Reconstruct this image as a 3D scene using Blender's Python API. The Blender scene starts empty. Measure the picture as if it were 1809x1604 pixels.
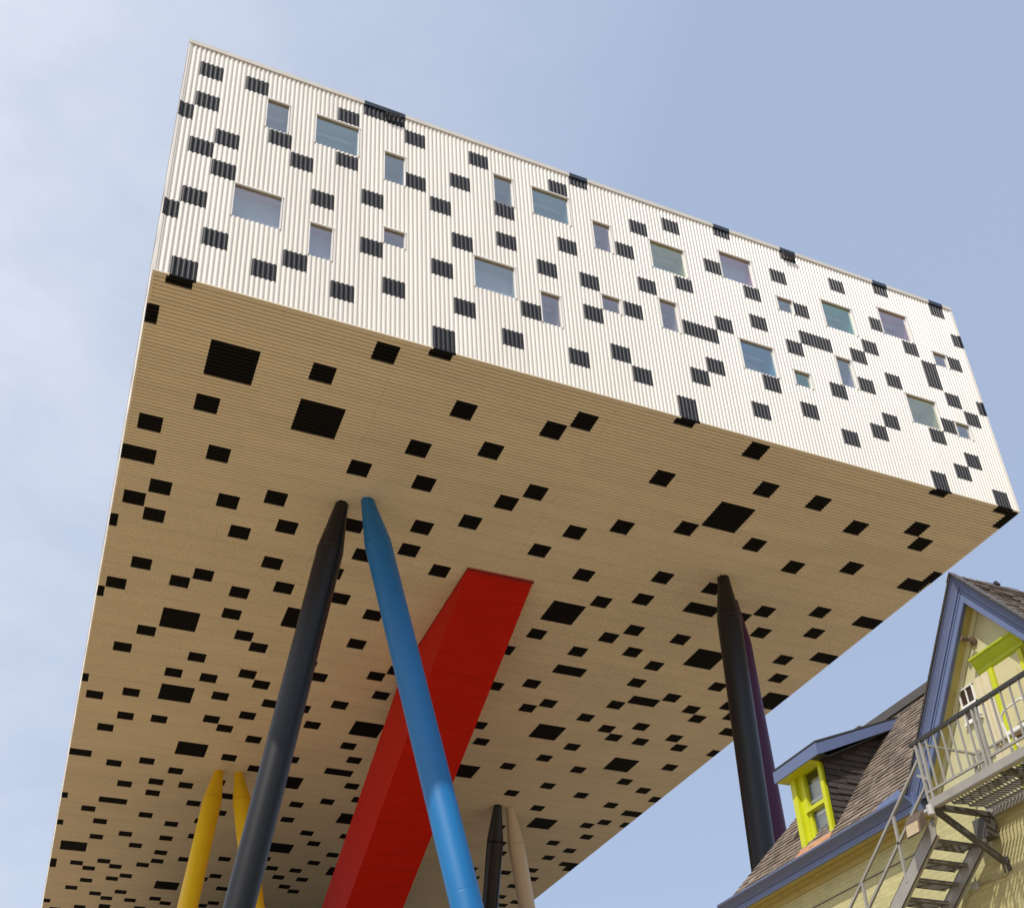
import bpy, math, random
from mathutils import Vector, Matrix
random.seed(7)
C = bpy.context.scene.collection
ZS = 27.07            # height of the soffit above the ground
W, H, DEPTH = 31.0, 10.7327, 84.0
NR = 215; RP = W / NR; TW = 5 * RP; TZ = H / 15

# digitised pattern: (first rib, ribs, bottom z, top z) on the end wall, (x0, x1, first rib, ribs) on the soffit
FRONT_TILES = [(3, 5, 9.128, 9.843),(3, 5, 7.577, 8.293),(8, 5, 6.08, 6.795),(3, 5, 5.343, 6.059),(8, 5, 4.622, 5.337),(3, 5, 3.05, 3.766),(8, 5, 1.551, 2.267),(13, 5, 9.187, 9.902),(24, 5, 6.144, 6.86),(29, 5, 4.698, 5.413),(0, 3, 6.822, 7.538),(0, 3, 2.28, 2.996),(19, 5, 6.933, 7.622),(34, 5, 6.945, 7.613),(34, 5, 9.228, 9.925),(40, 10, 10.014, 10.733),(50, 5, 9.259, 9.974),(66, 5, 9.302, 10.018),(50, 5, 7.014, 7.729),(61, 5, 7.783, 8.499),(56, 5, 6.224, 6.94),(40, 5, 5.475, 6.19),(40, 5, 3.202, 3.918),(56, 5, 3.224, 3.939),(45, 5, 1.703, 2.419),(61, 5, 4.778, 5.494),(72, 5, 5.528, 6.243),(88, 5, 6.29, 7.006),(82, 5, 4.801, 5.516),(72, 5, 7.056, 7.768),(87, 5, 9.295, 9.999),(93, 5, 10.111, 10.733),(135, 5, 10.104, 10.733),(156, 5, 10.088, 10.733),(104, 5, 7.08, 7.795),(109, 5, 8.607, 9.322),(119, 5, 9.35, 10.066),(130, 5, 7.829, 8.544),(151, 5, 8.558, 9.273),(93, 5, 4.837, 5.552),(109, 5, 5.568, 6.283),(93, 5, 3.285, 4.001),(104, 5, 4.069, 4.784),(120, 10, 4.059, 4.775),(130, 5, 4.813, 5.528),(141, 5, 5.527, 6.243),(88, 5, 1.005, 1.721),(99, 5, 1.776, 2.492),(104, 5, 1.027, 1.742),(120, 5, 6.315, 6.996),(141, 5, 7.069, 7.757),(171, 5, 9.231, 9.947),(182, 5, 7.68, 8.395),(156, 5, 7.013, 7.728),(156, 10, 5.51, 6.225),(151, 5, 4.787, 5.502),(177, 5, 6.186, 6.901),(172, 5, 5.457, 6.173),(207, 5, 6.842, 7.558),(197, 5, 5.384, 6.815),(182, 5, 4.682, 5.397),(172, 5, 3.952, 4.668),(162, 5, 3.197, 3.912),(202, 5, 4.638, 5.353),(207, 5, 3.883, 4.599),(151, 5, 1.711, 2.427),(177, 5, 2.416, 3.132),(172, 5, 1.676, 2.391),(197, 5, 3.115, 3.83),(162, 5, 0.94, 1.655),(187, 5, 9.961, 10.733),(207, 5, 9.859, 10.733),(192, 5, 6.911, 7.627),(192, 5, 2.377, 3.072),(212, 3, 8.348, 9.063),(213, 2, 4.669, 5.384),(202, 5, 1.585, 2.301),(197, 5, 0.842, 1.557),(24, 5, 1.612, 2.328),(18, 5, 0.852, 1.568),(34, 5, 0.899, 1.614),(188, 5, 0, 0.841),(208, 5, 0, 0.767),(3, 5, 0, 0.751),(56, 5, 0, 0.934),(115, 5, 0, 0.968),(61, 5, 1.74, 2.456),(77, 5, 2.52, 3.236),(72, 5, 0.997, 1.712),(125, 5, 2.521, 3.236),(120, 5, 1.793, 2.508),(136, 5, 1.006, 1.721),(141, 5, 2.494, 3.236)]
FRONT_WINDOWS = [(18, 5, 7.652, 9.083, 'slate'), (29, 10, 7.69, 9.121, 'teal'), (13, 10, 3.108, 4.54, 'mauve'), (29, 5, 2.411, 3.842, 'mauve'), (45, 5, 6.994, 8.425, 'slate'), (45, 5, 3.951, 4.666, 'mauve'), (72, 5, 7.777, 9.208, 'slate'), (82, 10, 7.808, 9.239, 'teal'), (66, 10, 3.234, 4.666, 'slate'), (82, 5, 2.525, 3.957, 'mauve'), (98, 5, 7.068, 8.499, 'mauve'), (114, 10, 7.075, 8.507, 'yellow'), (135, 10, 7.801, 9.233, 'pink'), (98, 5, 4.03, 4.746, 'mauve'), (114, 5, 4.033, 5.465, 'mauve'), (151, 5, 7.007, 7.723, 'slate'), (136, 10, 3.266, 4.698, 'blue'), (166, 10, 6.977, 8.408, 'green'), (186, 10, 7.684, 9.115, 'pink'), (202, 5, 6.825, 7.54, 'mauve'), (166, 5, 3.966, 5.398, 'slate'), (151, 5, 3.227, 3.942, 'green'), (187, 10, 3.122, 4.554, 'yellow'), (202, 5, 3.089, 3.805, 'slate')]
SOFFIT_TILES = [(1.9, 3.34, 13, 10),(4.9, 5.62, 12, 5),(1.86, 2.58, 29, 5),(4.9, 6.34, 23, 10),(0.33, 1.06, 39, 5),(2.6, 3.32, 44, 5),(1.06, 1.78, 60, 5),(0.3, 1.02, 66, 5),(1.06, 1.78, 71, 5),(3.34, 4.06, 60, 5),(4.86, 5.58, 55, 5),(4.05, 4.77, 71, 5),(5.58, 6.3, 65, 5),(0, 1.07, 50, 5),(0, 0.27, 76, 5),(0, 0.34, 8, 5),(0.36, 1.08, 0, 2),(8.0, 8.72, 0, 2),(16.44, 17.16, 0, 2),(26.98, 27.7, 0, 2),(29.98, 30.7, 0, 2),(6.44, 7.16, 2, 5),(9.48, 10.2, 12, 5),(12.55, 13.27, 11, 5),(13.33, 14.06, 6, 5),(8.69, 9.42, 27, 5),(11.0, 11.72, 22, 5),(7.14, 7.86, 38, 5),(9.44, 10.16, 38, 5),(12.53, 13.25, 38, 5),(13.28, 14.0, 32, 5),(10.17, 10.89, 54, 5),(11.71, 12.43, 48, 5),(15.57, 16.29, 43, 5),(7.81, 8.53, 59, 5),(19.44, 20.16, 1, 5),(17.13, 17.85, 17, 5),(20.93, 21.65, 12, 5),(20.16, 21.6, 22, 10),(19.38, 20.1, 32, 5),(17.09, 17.81, 37, 5),(22.38, 23.1, 32, 5),(24.65, 25.37, 37, 5),(17.08, 17.8, 59, 5),(20.11, 20.83, 53, 5),(22.42, 23.14, 53, 5),(18.58, 19.3, 69, 5),(20.11, 20.83, 64, 5),(22.42, 23.86, 63, 5),(25.39, 26.11, 58, 5),(24.67, 25.39, 63, 5),(23.18, 23.9, 12, 5),(25.41, 26.14, 17, 5),(27.68, 28.4, 12, 5),(28.45, 29.17, 17, 5),(26.91, 27.63, 32, 5),(29.87, 30.59, 33, 5),(30.58, 31.0, 28, 5),(30.65, 31.0, 2, 5),(27.65, 28.37, 53, 5),(26.17, 26.89, 68, 5),(28.41, 29.13, 63, 5),(28.43, 29.15, 79, 5),(29.9, 30.63, 74, 5),(29.17, 29.89, 89, 5),(29.89, 30.61, 100, 5),(23.13, 23.85, 79, 5),(24.66, 26.1, 84, 10),(23.14, 23.86, 95, 5),(26.91, 27.63, 100, 5),(25.39, 26.11, 111, 5),(26.89, 27.61, 116, 5),(27.65, 28.37, 121, 5),(28.45, 29.17, 110, 5),(29.17, 29.89, 116, 5),(29.87, 30.59, 126, 5),(27.62, 28.34, 136, 5),(28.4, 29.12, 142, 5),(29.12, 29.84, 157, 5),(29.87, 31.0, 53, 5),(29.96, 31.0, 105, 5),(30.57, 31.0, 142, 5),(14.79, 15.51, 53, 5),(17.08, 18.52, 75, 10),(17.07, 17.79, 90, 5),(20.11, 20.83, 85, 5),(20.88, 21.6, 79, 5),(19.35, 20.07, 95, 5),(21.66, 22.38, 90, 5),(19.35, 20.8, 106, 5),(18.57, 19.29, 117, 5),(23.12, 23.84, 106, 5),(20.06, 20.78, 127, 5),(19.31, 20.03, 132, 5),(23.17, 23.89, 121, 5),(23.93, 25.37, 116, 5),(22.37, 23.09, 132, 5),(20.86, 22.3, 143, 10),(23.88, 24.6, 137, 5),(24.65, 25.38, 142, 5),(25.41, 26.13, 132, 5),(26.16, 26.88, 142, 5),(23.1, 23.83, 153, 5),(16.3, 17.02, 101, 5),(17.04, 17.76, 122, 5),(26.13, 27.57, 158, 10),(22.28, 23.0, 164, 5),(20.85, 21.57, 174, 5),(24.57, 25.29, 169, 5),(18.46, 19.9, 180, 10),(18.5, 19.22, 159, 5),(17.74, 18.47, 148, 5),(23.86, 24.58, 185, 5),(26.16, 26.88, 189, 5),(22.35, 23.07, 195, 5),(27.66, 28.38, 173, 5),(29.19, 29.91, 178, 5),(28.39, 29.11, 194, 5),(29.9, 30.62, 199, 5),(24.55, 25.27, 205, 5),(25.35, 26.79, 216, 10),(28.38, 29.1, 215, 5),(29.16, 29.88, 210, 5),(29.14, 29.86, 226, 5),(27.6, 28.32, 236, 5),(29.11, 29.84, 242, 5),(28.34, 29.06, 252, 5),(28.23, 28.95, 268, 5),(28.9, 29.62, 278, 5),(26.74, 27.46, 274, 5),(23.48, 24.2, 227, 5),(24.51, 25.23, 243, 5),(25.15, 25.87, 253, 5),(28.23, 28.95, 289, 5),(28.21, 28.93, 304, 5),(28.96, 29.68, 315, 5),(29.65, 30.37, 309, 5),(24.42, 25.14, 274, 5),(25.13, 25.85, 284, 5),(30.48, 31.0, 184, 5),(30.63, 31.0, 210, 5),(29.84, 31.0, 257, 5),(30.45, 31.0, 262, 5),(0.28, 1.0, 166, 5),(1.77, 2.49, 161, 5),(3.3, 4.74, 155, 10),(5.55, 6.27, 155, 5),(7.83, 8.55, 155, 5),(1.78, 2.5, 177, 5),(3.27, 3.99, 176, 5),(5.56, 6.28, 171, 5),(6.3, 7.03, 176, 5),(7.07, 7.79, 165, 5),(1.03, 1.75, 187, 5),(7.83, 8.55, 181, 5),(4.82, 6.26, 192, 10),(7.08, 7.8, 197, 5),(8.57, 9.29, 203, 5),(1.8, 2.52, 213, 5),(3.3, 4.02, 208, 5),(4.81, 5.53, 213, 5),(2.56, 3.28, 229, 5),(4.05, 4.78, 224, 5),(5.56, 6.28, 224, 5),(4.07, 4.79, 234, 5),(7.07, 7.79, 218, 5),(1.86, 3.3, 245, 5),(1.09, 1.81, 255, 5),(6.31, 7.03, 239, 5),(7.81, 8.54, 229, 5),(4.09, 4.81, 255, 5),(1.84, 2.56, 266, 5),(5.59, 6.31, 261, 5),(7.1, 7.82, 255, 5),(7.85, 8.57, 245, 5),(1.85, 2.57, 282, 5),(3.35, 4.07, 276, 5),(5.6, 6.32, 276, 5),(7.11, 7.83, 271, 5),(0.39, 1.83, 292, 10),(4.09, 4.81, 287, 5),(5.62, 6.34, 292, 5),(1.12, 1.84, 313, 5),(1.87, 2.59, 318, 5),(2.61, 3.34, 308, 5),(3.35, 4.07, 313, 5),(4.86, 5.59, 308, 5),(5.61, 6.33, 302, 5),(7.11, 7.83, 297, 5),(9.37, 10.09, 292, 5),(1.9, 2.62, 333, 5),(3.37, 4.09, 328, 5),(4.12, 4.85, 323, 5),(1.14, 1.86, 344, 5),(6.38, 7.82, 328, 10),(2.64, 3.36, 349, 5),(3.4, 4.12, 354, 5),(4.14, 4.86, 344, 5),(4.88, 5.6, 354, 5),(6.38, 7.1, 349, 5),(7.12, 7.84, 354, 5),(0.45, 1.17, 375, 5),(1.92, 2.64, 369, 5),(3.44, 4.16, 365, 10),(5.65, 6.37, 364, 5),(9.45, 10.17, 353, 5),(10.12, 10.85, 348, 5),(9.37, 10.09, 313, 5),(8.63, 9.35, 318, 5),(10.16, 10.88, 328, 5),(0, 1.03, 208, 5),(0, 0.3, 245, 5),(0, 0.32, 271, 5),(0, 0.36, 313, 10),(0, 0.42, 364, 5),(9.31, 10.03, 155, 5),(10.87, 11.59, 149, 5),(12.41, 13.13, 139, 5),(10.15, 10.88, 165, 5),(12.37, 13.81, 160, 10),(12.38, 13.1, 176, 5),(13.09, 13.81, 186, 5),(10.07, 10.79, 192, 5),(12.36, 13.8, 197, 5),(10.12, 11.56, 208, 10),(13.83, 14.55, 207, 5),(11.6, 12.32, 229, 5),(13.11, 13.83, 223, 5),(14.67, 15.39, 218, 5),(14.63, 16.08, 234, 10),(11.61, 12.33, 244, 5),(13.12, 13.84, 255, 5),(15.43, 16.15, 254, 5),(13.89, 14.61, 265, 5),(11.78, 13.22, 271, 10),(15.42, 16.14, 275, 5),(11.65, 12.37, 287, 5),(12.42, 13.14, 297, 5),(14.66, 15.38, 286, 5),(13.9, 14.62, 297, 5),(16.18, 17.63, 291, 10),(13.14, 13.87, 307, 5),(14.67, 15.39, 307, 5),(13.9, 14.62, 318, 5),(14.65, 15.37, 323, 5),(10.16, 10.88, 64, 5),(11.68, 12.4, 70, 5),(8.64, 9.36, 70, 5),(7.86, 8.58, 80, 5),(8.58, 9.3, 91, 5),(10.15, 10.88, 96, 5),(10.13, 10.86, 112, 5),(11.69, 12.41, 128, 5),(12.41, 13.13, 123, 5),(9.31, 10.03, 134, 5),(8.61, 9.33, 128, 5),(1.0, 1.72, 92, 5),(0.26, 0.98, 103, 5),(2.5, 3.22, 97, 5),(3.28, 4.0, 92, 5),(5.56, 6.28, 81, 5),(4.78, 5.5, 97, 5),(6.33, 7.05, 91, 5),(4.78, 5.5, 108, 5),(7.15, 8.59, 102, 10),(2.54, 3.98, 113, 10),(1.75, 2.48, 124, 5),(5.56, 6.28, 118, 5),(6.31, 7.03, 123, 5),(0.99, 1.71, 135, 5),(4.02, 4.74, 134, 5),(3.28, 4.0, 145, 5),(4.78, 5.5, 145, 5),(6.32, 7.04, 139, 5),(7.07, 7.79, 144, 5),(0, 0.25, 108, 5),(0, 0.26, 156, 5)]

# ------------------------------------------------------------------ materials
def node_mat(name):
    m = bpy.data.materials.new(name); m.use_nodes = True
    nt = m.node_tree; b = nt.nodes['Principled BSDF']
    return m, nt, b
def paint(name, col, rough=0.5, var=0.08, scale=6.0, spec=0.5, metal=0.0, bump=0.0, coat=0.0, stretch=(1, 1, 1), dirt=0.0, dirtcol=(0.05, 0.045, 0.035), tone=False):
    m, nt, b = node_mat(name); N = nt.nodes.new; L = nt.links.new
    b.inputs['Metallic'].default_value = metal
    b.inputs['Specular IOR Level'].default_value = spec
    b.inputs['Coat Weight'].default_value = coat
    b.inputs['Coat Roughness'].default_value = 0.12
    tc = N('ShaderNodeTexCoord'); mp = N('ShaderNodeMapping'); mp.inputs['Scale'].default_value = stretch
    L(tc.outputs['Object'], mp.inputs['Vector'])
    n1 = N('ShaderNodeTexNoise'); n1.inputs['Scale'].default_value = scale; n1.inputs['Detail'].default_value = 5; n1.inputs['Roughness'].default_value = 0.62
    L(mp.outputs['Vector'], n1.inputs['Vector'])
    r = N('ShaderNodeMapRange'); r.inputs['From Min'].default_value = 0.3; r.inputs['From Max'].default_value = 0.7
    r.inputs['To Min'].default_value = 1 - var; r.inputs['To Max'].default_value = 1 + var
    L(n1.outputs['Fac'], r.inputs['Value'])
    mul = N('ShaderNodeVectorMath'); mul.operation = 'SCALE'; mul.inputs[0].default_value = col
    L(r.outputs['Result'], mul.inputs['Scale'])
    out = mul.outputs['Vector']
    if tone:
        at = N('ShaderNodeAttribute'); at.attribute_name = 'tone'; tm = N('ShaderNodeVectorMath'); tm.operation = 'SCALE'; L(out, tm.inputs[0]); L(at.outputs['Fac'], tm.inputs['Scale']); out = tm.outputs['Vector']
    if dirt > 0:
        n2 = N('ShaderNodeTexNoise'); n2.inputs['Scale'].default_value = scale * 0.35; n2.inputs['Detail'].default_value = 7; n2.inputs['Roughness'].default_value = 0.7
        L(mp.outputs['Vector'], n2.inputs['Vector'])
        r2 = N('ShaderNodeMapRange'); r2.inputs['From Min'].default_value = 0.52; r2.inputs['From Max'].default_value = 0.8
        r2.inputs['To Min'].default_value = 0; r2.inputs['To Max'].default_value = dirt
        L(n2.outputs['Fac'], r2.inputs['Value'])
        mx = N('ShaderNodeMix'); mx.data_type = 'RGBA'; mx.inputs[7].default_value = (*dirtcol, 1)
        L(r2.outputs['Result'], mx.inputs[0]); L(out, mx.inputs[6]); out = mx.outputs[2]
    L(out, b.inputs['Base Color'])
    rr = N('ShaderNodeMapRange'); rr.inputs['To Min'].default_value = max(0.02, rough - 0.08); rr.inputs['To Max'].default_value = rough + 0.08
    L(n1.outputs['Fac'], rr.inputs['Value']); L(rr.outputs['Result'], b.inputs['Roughness'])
    if bump > 0:
        bp = N('ShaderNodeBump'); bp.inputs['Strength'].default_value = bump; bp.inputs['Distance'].default_value = 0.02
        n3 = N('ShaderNodeTexNoise'); n3.inputs['Scale'].default_value = scale * 6; n3.inputs['Detail'].default_value = 4
        L(mp.outputs['Vector'], n3.inputs['Vector']); L(n3.outputs['Fac'], bp.inputs['Height']); L(bp.outputs['Normal'], b.inputs['Normal'])
    return m

M = {}
M['white_clad'] = paint('white_clad', (0.765, 0.725, 0.65), 0.38, 0.035, 0.6, stretch=(3, 3, 0.5), dirt=0.10, dirtcol=(0.42, 0.37, 0.28), tone=True)
M['black_clad'] = paint('black_clad', (0.010, 0.010, 0.012), 0.5, 0.2, 2.0, spec=.32)
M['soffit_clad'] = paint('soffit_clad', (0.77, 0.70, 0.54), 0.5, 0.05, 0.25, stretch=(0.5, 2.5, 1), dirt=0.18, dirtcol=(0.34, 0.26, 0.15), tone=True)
M['soffit_black'] = paint('soffit_black', (0.006, 0.0055, 0.005), 0.7, 0.2, 2.0, spec=0.15)
M['soffit_seam'] = paint('soffit_seam', (0.42, 0.35, 0.25), 0.6, 0.1, 2.0)
M['coping'] = paint('coping', (0.60, 0.58, 0.52), 0.45, 0.05, 2)
M['coping_black'] = paint('coping_black', (0.022, 0.03, 0.042), 0.4, 0.1, 2)
M['white_trim'] = paint('white_trim', (0.80, 0.79, 0.76), 0.4, 0.03, 3)
M['head_flash'] = paint('head_flash', (0.30, 0.27, 0.20), 0.5, 0.05, 3)
ROOMS = {'slate': (0.68, 0.70, 0.72), 'teal': (0.52, 0.74, 0.74), 'mauve': (0.80, 0.62, 0.66), 'yellow': (0.86, 0.85, 0.30),
         'pink': (0.88, 0.44, 0.56), 'green': (0.32, 0.80, 0.56), 'blue': (0.16, 0.62, 0.86)}
for k, c in ROOMS.items(): M['room_' + k] = paint('room_' + k, c, 0.7, 0.03, 2)
M['room_back'] = paint('room_back', (0.74, 0.82, 0.86), 0.7, 0.05, 2)
M['fixture'] = paint('fixture', (0.85, 0.87, 0.88), 0.5, 0.02, 2)
M['pillar_black'] = paint('pillar_black', (0.0045, 0.0045, 0.005), 0.40, 0.25, 0.7, stretch=(1, 1, 0.3), dirt=0.25, dirtcol=(0.012, 0.012, 0.012), spec=0.5)
M['pillar_blue'] = paint('pillar_blue', (0.001, 0.15, 0.40), 0.44, 0.12, 0.7, stretch=(1, 1, 0.3), dirt=0.2, dirtcol=(0.012, 0.15, 0.36), spec=0.6)
M['pillar_yellow'] = paint('pillar_yellow', (0.86, 0.56, 0.016), 0.4, 0.08, 0.7, stretch=(1, 1, 0.3), dirt=0.2, dirtcol=(0.45, 0.28, 0.03), spec=.3)
M['pillar_cream'] = paint('pillar_cream', (0.66, 0.56, 0.40), 0.4, 0.06, 0.7, stretch=(1, 1, 0.3), dirt=0.2, dirtcol=(0.4, 0.33, 0.22), spec=.3)
M['pillar_purple'] = paint('pillar_purple', (0.062, 0.010, 0.060), 0.45, 0.12, 0.7, stretch=(1, 1, 0.3), spec=.35)
M['lime'] = paint('lime', (0.54, 0.57, 0.010), 0.4, 0.05, 5, dirt=0.2, dirtcol=(0.38, 0.36, 0.02))
M['lime_shaded'] = paint('lime_shaded', (0.40, 0.49, 0.008), 0.45, 0.06, 5, dirt=0.2, dirtcol=(0.25, 0.27, 0.02))  # the lime paint again, darkened for the shade on the door head
M['trim_blue'] = paint('trim_blue', (0.115, 0.15, 0.275), 0.42, 0.05, 4, dirt=0.22, dirtcol=(0.12, 0.13, 0.2), stretch=(1, 1, 1))
M['cream_trim'] = paint('cream_trim', (0.62, 0.55, 0.36), 0.5, 0.05, 4)
M['yellow_panel'] = paint('yellow_panel', (0.56, 0.505, 0.27), 0.5, 0.05, 4)
M['yellow_shaded'] = paint('yellow_shaded', (0.44, 0.37, 0.12), 0.6, 0.07, 4, dirt=0.2)  # yellow house paint darkened to olive, with the eave shade in its colour
M['dark_metal'] = paint('dark_metal', (0.085, 0.08, 0.075), 0.5, 0.12, 5)
M['rail_black'] = paint('rail_black', (0.030, 0.028, 0.026), 0.45, 0.15, 6)
M['steel_grey'] = paint('steel_grey', (0.29, 0.28, 0.25), 0.5, 0.08, 5, dirt=0.3, dirtcol=(0.16, 0.12, 0.08))
M['steel_dark'] = paint('steel_dark', (0.085, 0.08, 0.072), 0.55, 0.15, 6, dirt=0.4, dirtcol=(0.12, 0.08, 0.05))
M['tread_grey'] = paint('tread_grey', (0.15, 0.14, 0.128), 0.55, 0.15, 6, dirt=0.3, dirtcol=(0.12, 0.09, 0.06))
M['bronze'] = paint('bronze', (0.115, 0.085, 0.062), 0.45, 0.1, 8)
M['lens'] = paint('lens', (0.44, 0.34, 0.20), 0.25, 0.12, 14, coat=0.4)
M['orange_flash'] = paint('orange_flash', (0.46, 0.235, 0.135), 0.55, 0.08, 6)
M['pipe_paint'] = paint('pipe_paint', (0.40, 0.38, 0.24), 0.5, 0.06, 6)
M['box_grey'] = paint('box_grey', (0.42, 0.42, 0.40), 0.45, 0.05, 6)
M['dark_pane'] = paint('dark_pane', (0.05, 0.032, 0.022), 0.2, 0.3, 9)
M['brown_wood'] = paint('brown_wood', (0.20, 0.12, 0.06), 0.55, 0.2, 9, stretch=(1, 6, 1))
M['grey_blind'] = paint('grey_blind', (0.66, 0.655, 0.63), 0.5, 0.05, 3)

def red_wall():
    m, nt, b = node_mat('red_wall'); N = nt.nodes.new; L = nt.links.new
    tc = N('ShaderNodeTexCoord'); sp = N('ShaderNodeSeparateXYZ'); L(tc.outputs['Object'], sp.inputs[0])
    n = N('ShaderNodeTexNoise'); n.inputs['Scale'].default_value = 1.2; n.inputs['Detail'].default_value = 5
    mp = N('ShaderNodeMapping'); mp.inputs['Scale'].default_value = (0.6, 1, 6); L(tc.outputs['Object'], mp.inputs['Vector']); L(mp.outputs[0], n.inputs['Vector'])
    w = N('ShaderNodeMath'); w.operation = 'MULTIPLY'; w.inputs[1].default_value = 2.6; L(sp.outputs['Z'], w.inputs[0])
    fr = N('ShaderNodeMath'); fr.operation = 'FRACT'; L(w.outputs[0], fr.inputs[0])
    lt = N('ShaderNodeMath'); lt.operation = 'LESS_THAN'; lt.inputs[1].default_value = 0.05; L(fr.outputs[0], lt.inputs[0])
    r = N('ShaderNodeMapRange'); r.inputs['From Min'].default_value = .3; r.inputs['From Max'].default_value = .7; r.inputs['To Min'].default_value = 0.93; r.inputs['To Max'].default_value = 1.06; L(n.outputs['Fac'], r.inputs['Value'])
    s = N('ShaderNodeMath'); s.operation = 'MULTIPLY_ADD'; s.inputs[1].default_value = -0.16; L(lt.outputs[0], s.inputs[0]); L(r.outputs[0], s.inputs[2])
    mul = N('ShaderNodeVectorMath'); mul.operation = 'SCALE'; mul.inputs[0].default_value = (0.53, 0.014, 0.005); L(s.outputs[0], mul.inputs['Scale'])
    L(mul.outputs[0], b.inputs['Base Color']); b.inputs['Roughness'].default_value = 0.6; b.inputs['Specular IOR Level'].default_value = .12
    return m
M['red_wall'] = red_wall()
M['red_flash'] = paint('red_flash', (0.28, 0.012, 0.01), 0.45, 0.08, 3)

def brick_paint(name, col, axis='YZ'):
    m, nt, b = node_mat(name); N = nt.nodes.new; L = nt.links.new
    tc = N('ShaderNodeTexCoord'); sp = N('ShaderNodeSeparateXYZ'); L(tc.outputs['Object'], sp.inputs[0])
    cb = N('ShaderNodeCombineXYZ'); L(sp.outputs['X' if axis == 'XZ' else 'Y'], cb.inputs['X']); L(sp.outputs['Z'], cb.inputs['Y'])
    br = N('ShaderNodeTexBrick'); br.inputs['Scale'].default_value = 1.0; br.inputs['Mortar Size'].default_value = 0.006
    br.inputs['Brick Width'].default_value = 0.22; br.inputs['Row Height'].default_value = 0.075; br.inputs['Mortar Smooth'].default_value = 0.4
    br.inputs['Color1'].default_value = (1, 1, 1, 1); br.inputs['Color2'].default_value = (0.9, 0.9, 0.88, 1); br.inputs['Mortar'].default_value = (0.82, 0.8, 0.74, 1)
    L(cb.outputs[0], br.inputs['Vector'])
    n = N('ShaderNodeTexNoise'); n.inputs['Scale'].default_value = 2.2; n.inputs['Detail'].default_value = 7; n.inputs['Roughness'].default_value = .65; L(tc.outputs['Object'], n.inputs['Vector'])
    r = N('ShaderNodeMapRange'); r.inputs['From Min'].default_value = .3; r.inputs['From Max'].default_value = .7; r.inputs['To Min'].default_value = .88; r.inputs['To Max'].default_value = 1.06; L(n.outputs['Fac'], r.inputs['Value'])
    mx = N('ShaderNodeVectorMath'); mx.operation = 'SCALE'; mx.inputs[0].default_value = col; L(r.outputs[0], mx.inputs['Scale'])
    mu = N('ShaderNodeVectorMath'); mu.operation = 'MULTIPLY'; L(mx.outputs[0], mu.inputs[0]); L(br.outputs['Color'], mu.inputs[1])
    # chipped and dirty spots
    n2 = N('ShaderNodeTexNoise'); n2.inputs['Scale'].default_value = 7; n2.inputs['Detail'].default_value = 6; L(tc.outputs['Object'], n2.inputs['Vector'])
    r2 = N('ShaderNodeMapRange'); r2.inputs['From Min'].default_value = .66; r2.inputs['From Max'].default_value = .76; r2.inputs['To Max'].default_value = .5; L(n2.outputs['Fac'], r2.inputs['Value'])
    m2 = N('ShaderNodeMix'); m2.data_type = 'RGBA'; m2.inputs[7].default_value = (.2, .16, .08, 1); L(r2.outputs[0], m2.inputs[0]); L(mu.outputs[0], m2.inputs[6])
    L(m2.outputs[2], b.inputs['Base Color']); b.inputs['Roughness'].default_value = .65
    bp = N('ShaderNodeBump'); bp.inputs['Strength'].default_value = .35; bp.inputs['Distance'].default_value = .012
    ad = N('ShaderNodeMath'); ad.operation = 'MULTIPLY_ADD'; ad.inputs[1].default_value = -1.0; L(br.outputs['Fac'], ad.inputs[0]); L(n2.outputs['Fac'], ad.inputs[2])
    L(ad.outputs[0], bp.inputs['Height']); L(bp.outputs['Normal'], b.inputs['Normal'])
    return m
M['brick_yellow'] = brick_paint('brick_yellow', (0.545, 0.505, 0.25))
M['shade_block_brick'] = brick_paint('shade_block_brick', (0.20, 0.11, 0.07), 'XZ')
M['gable_paint'] = paint('gable_paint', (0.535, 0.505, 0.30), 0.6, 0.05, 5, dirt=0.3, dirtcol=(.28, .24, .11), bump=.1)

def shingle_mat(name, base):
    m, nt, b = node_mat(name); N = nt.nodes.new; L = nt.links.new
    at = N('ShaderNodeAttribute'); at.attribute_name = 'tone'
    tc = N('ShaderNodeTexCoord')
    n = N('ShaderNodeTexNoise'); n.inputs['Scale'].default_value = 60; n.inputs['Detail'].default_value = 3; L(tc.outputs['Object'], n.inputs['Vector'])
    n2 = N('ShaderNodeTexNoise'); n2.inputs['Scale'].default_value = 1.3; n2.inputs['Detail'].default_value = 4; L(tc.outputs['Object'], n2.inputs['Vector'])
    a = N('ShaderNodeMath'); a.operation = 'MULTIPLY_ADD'; a.inputs[1].default_value = .7; a.inputs[2].default_value = .65; L(n.outputs['Fac'], a.inputs[0])
    a2 = N('ShaderNodeMath'); a2.operation = 'MULTIPLY_ADD'; a2.inputs[1].default_value = .5; a2.inputs[2].default_value = .75; L(n2.outputs['Fac'], a2.inputs[0])
    p = N('ShaderNodeMath'); p.operation = 'MULTIPLY'; L(a.outputs[0], p.inputs[0]); L(a2.outputs[0], p.inputs[1])
    p2 = N('ShaderNodeMath'); p2.operation = 'MULTIPLY'; L(p.outputs[0], p2.inputs[0]); L(at.outputs['Fac'], p2.inputs[1])
    mu = N('ShaderNodeVectorMath'); mu.operation = 'SCALE'; mu.inputs[0].default_value = base; L(p2.outputs[0], mu.inputs['Scale'])
    L(mu.outputs[0], b.inputs['Base Color']); b.inputs['Roughness'].default_value = .85
    return m
M['shingle'] = shingle_mat('shingle', (0.195, 0.152, 0.118))
M['shingle_shaded'] = shingle_mat('shingle_shaded', (0.052, 0.042, 0.037))  # roof shingle colour darkened for the shade on the dormer cheeks

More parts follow.
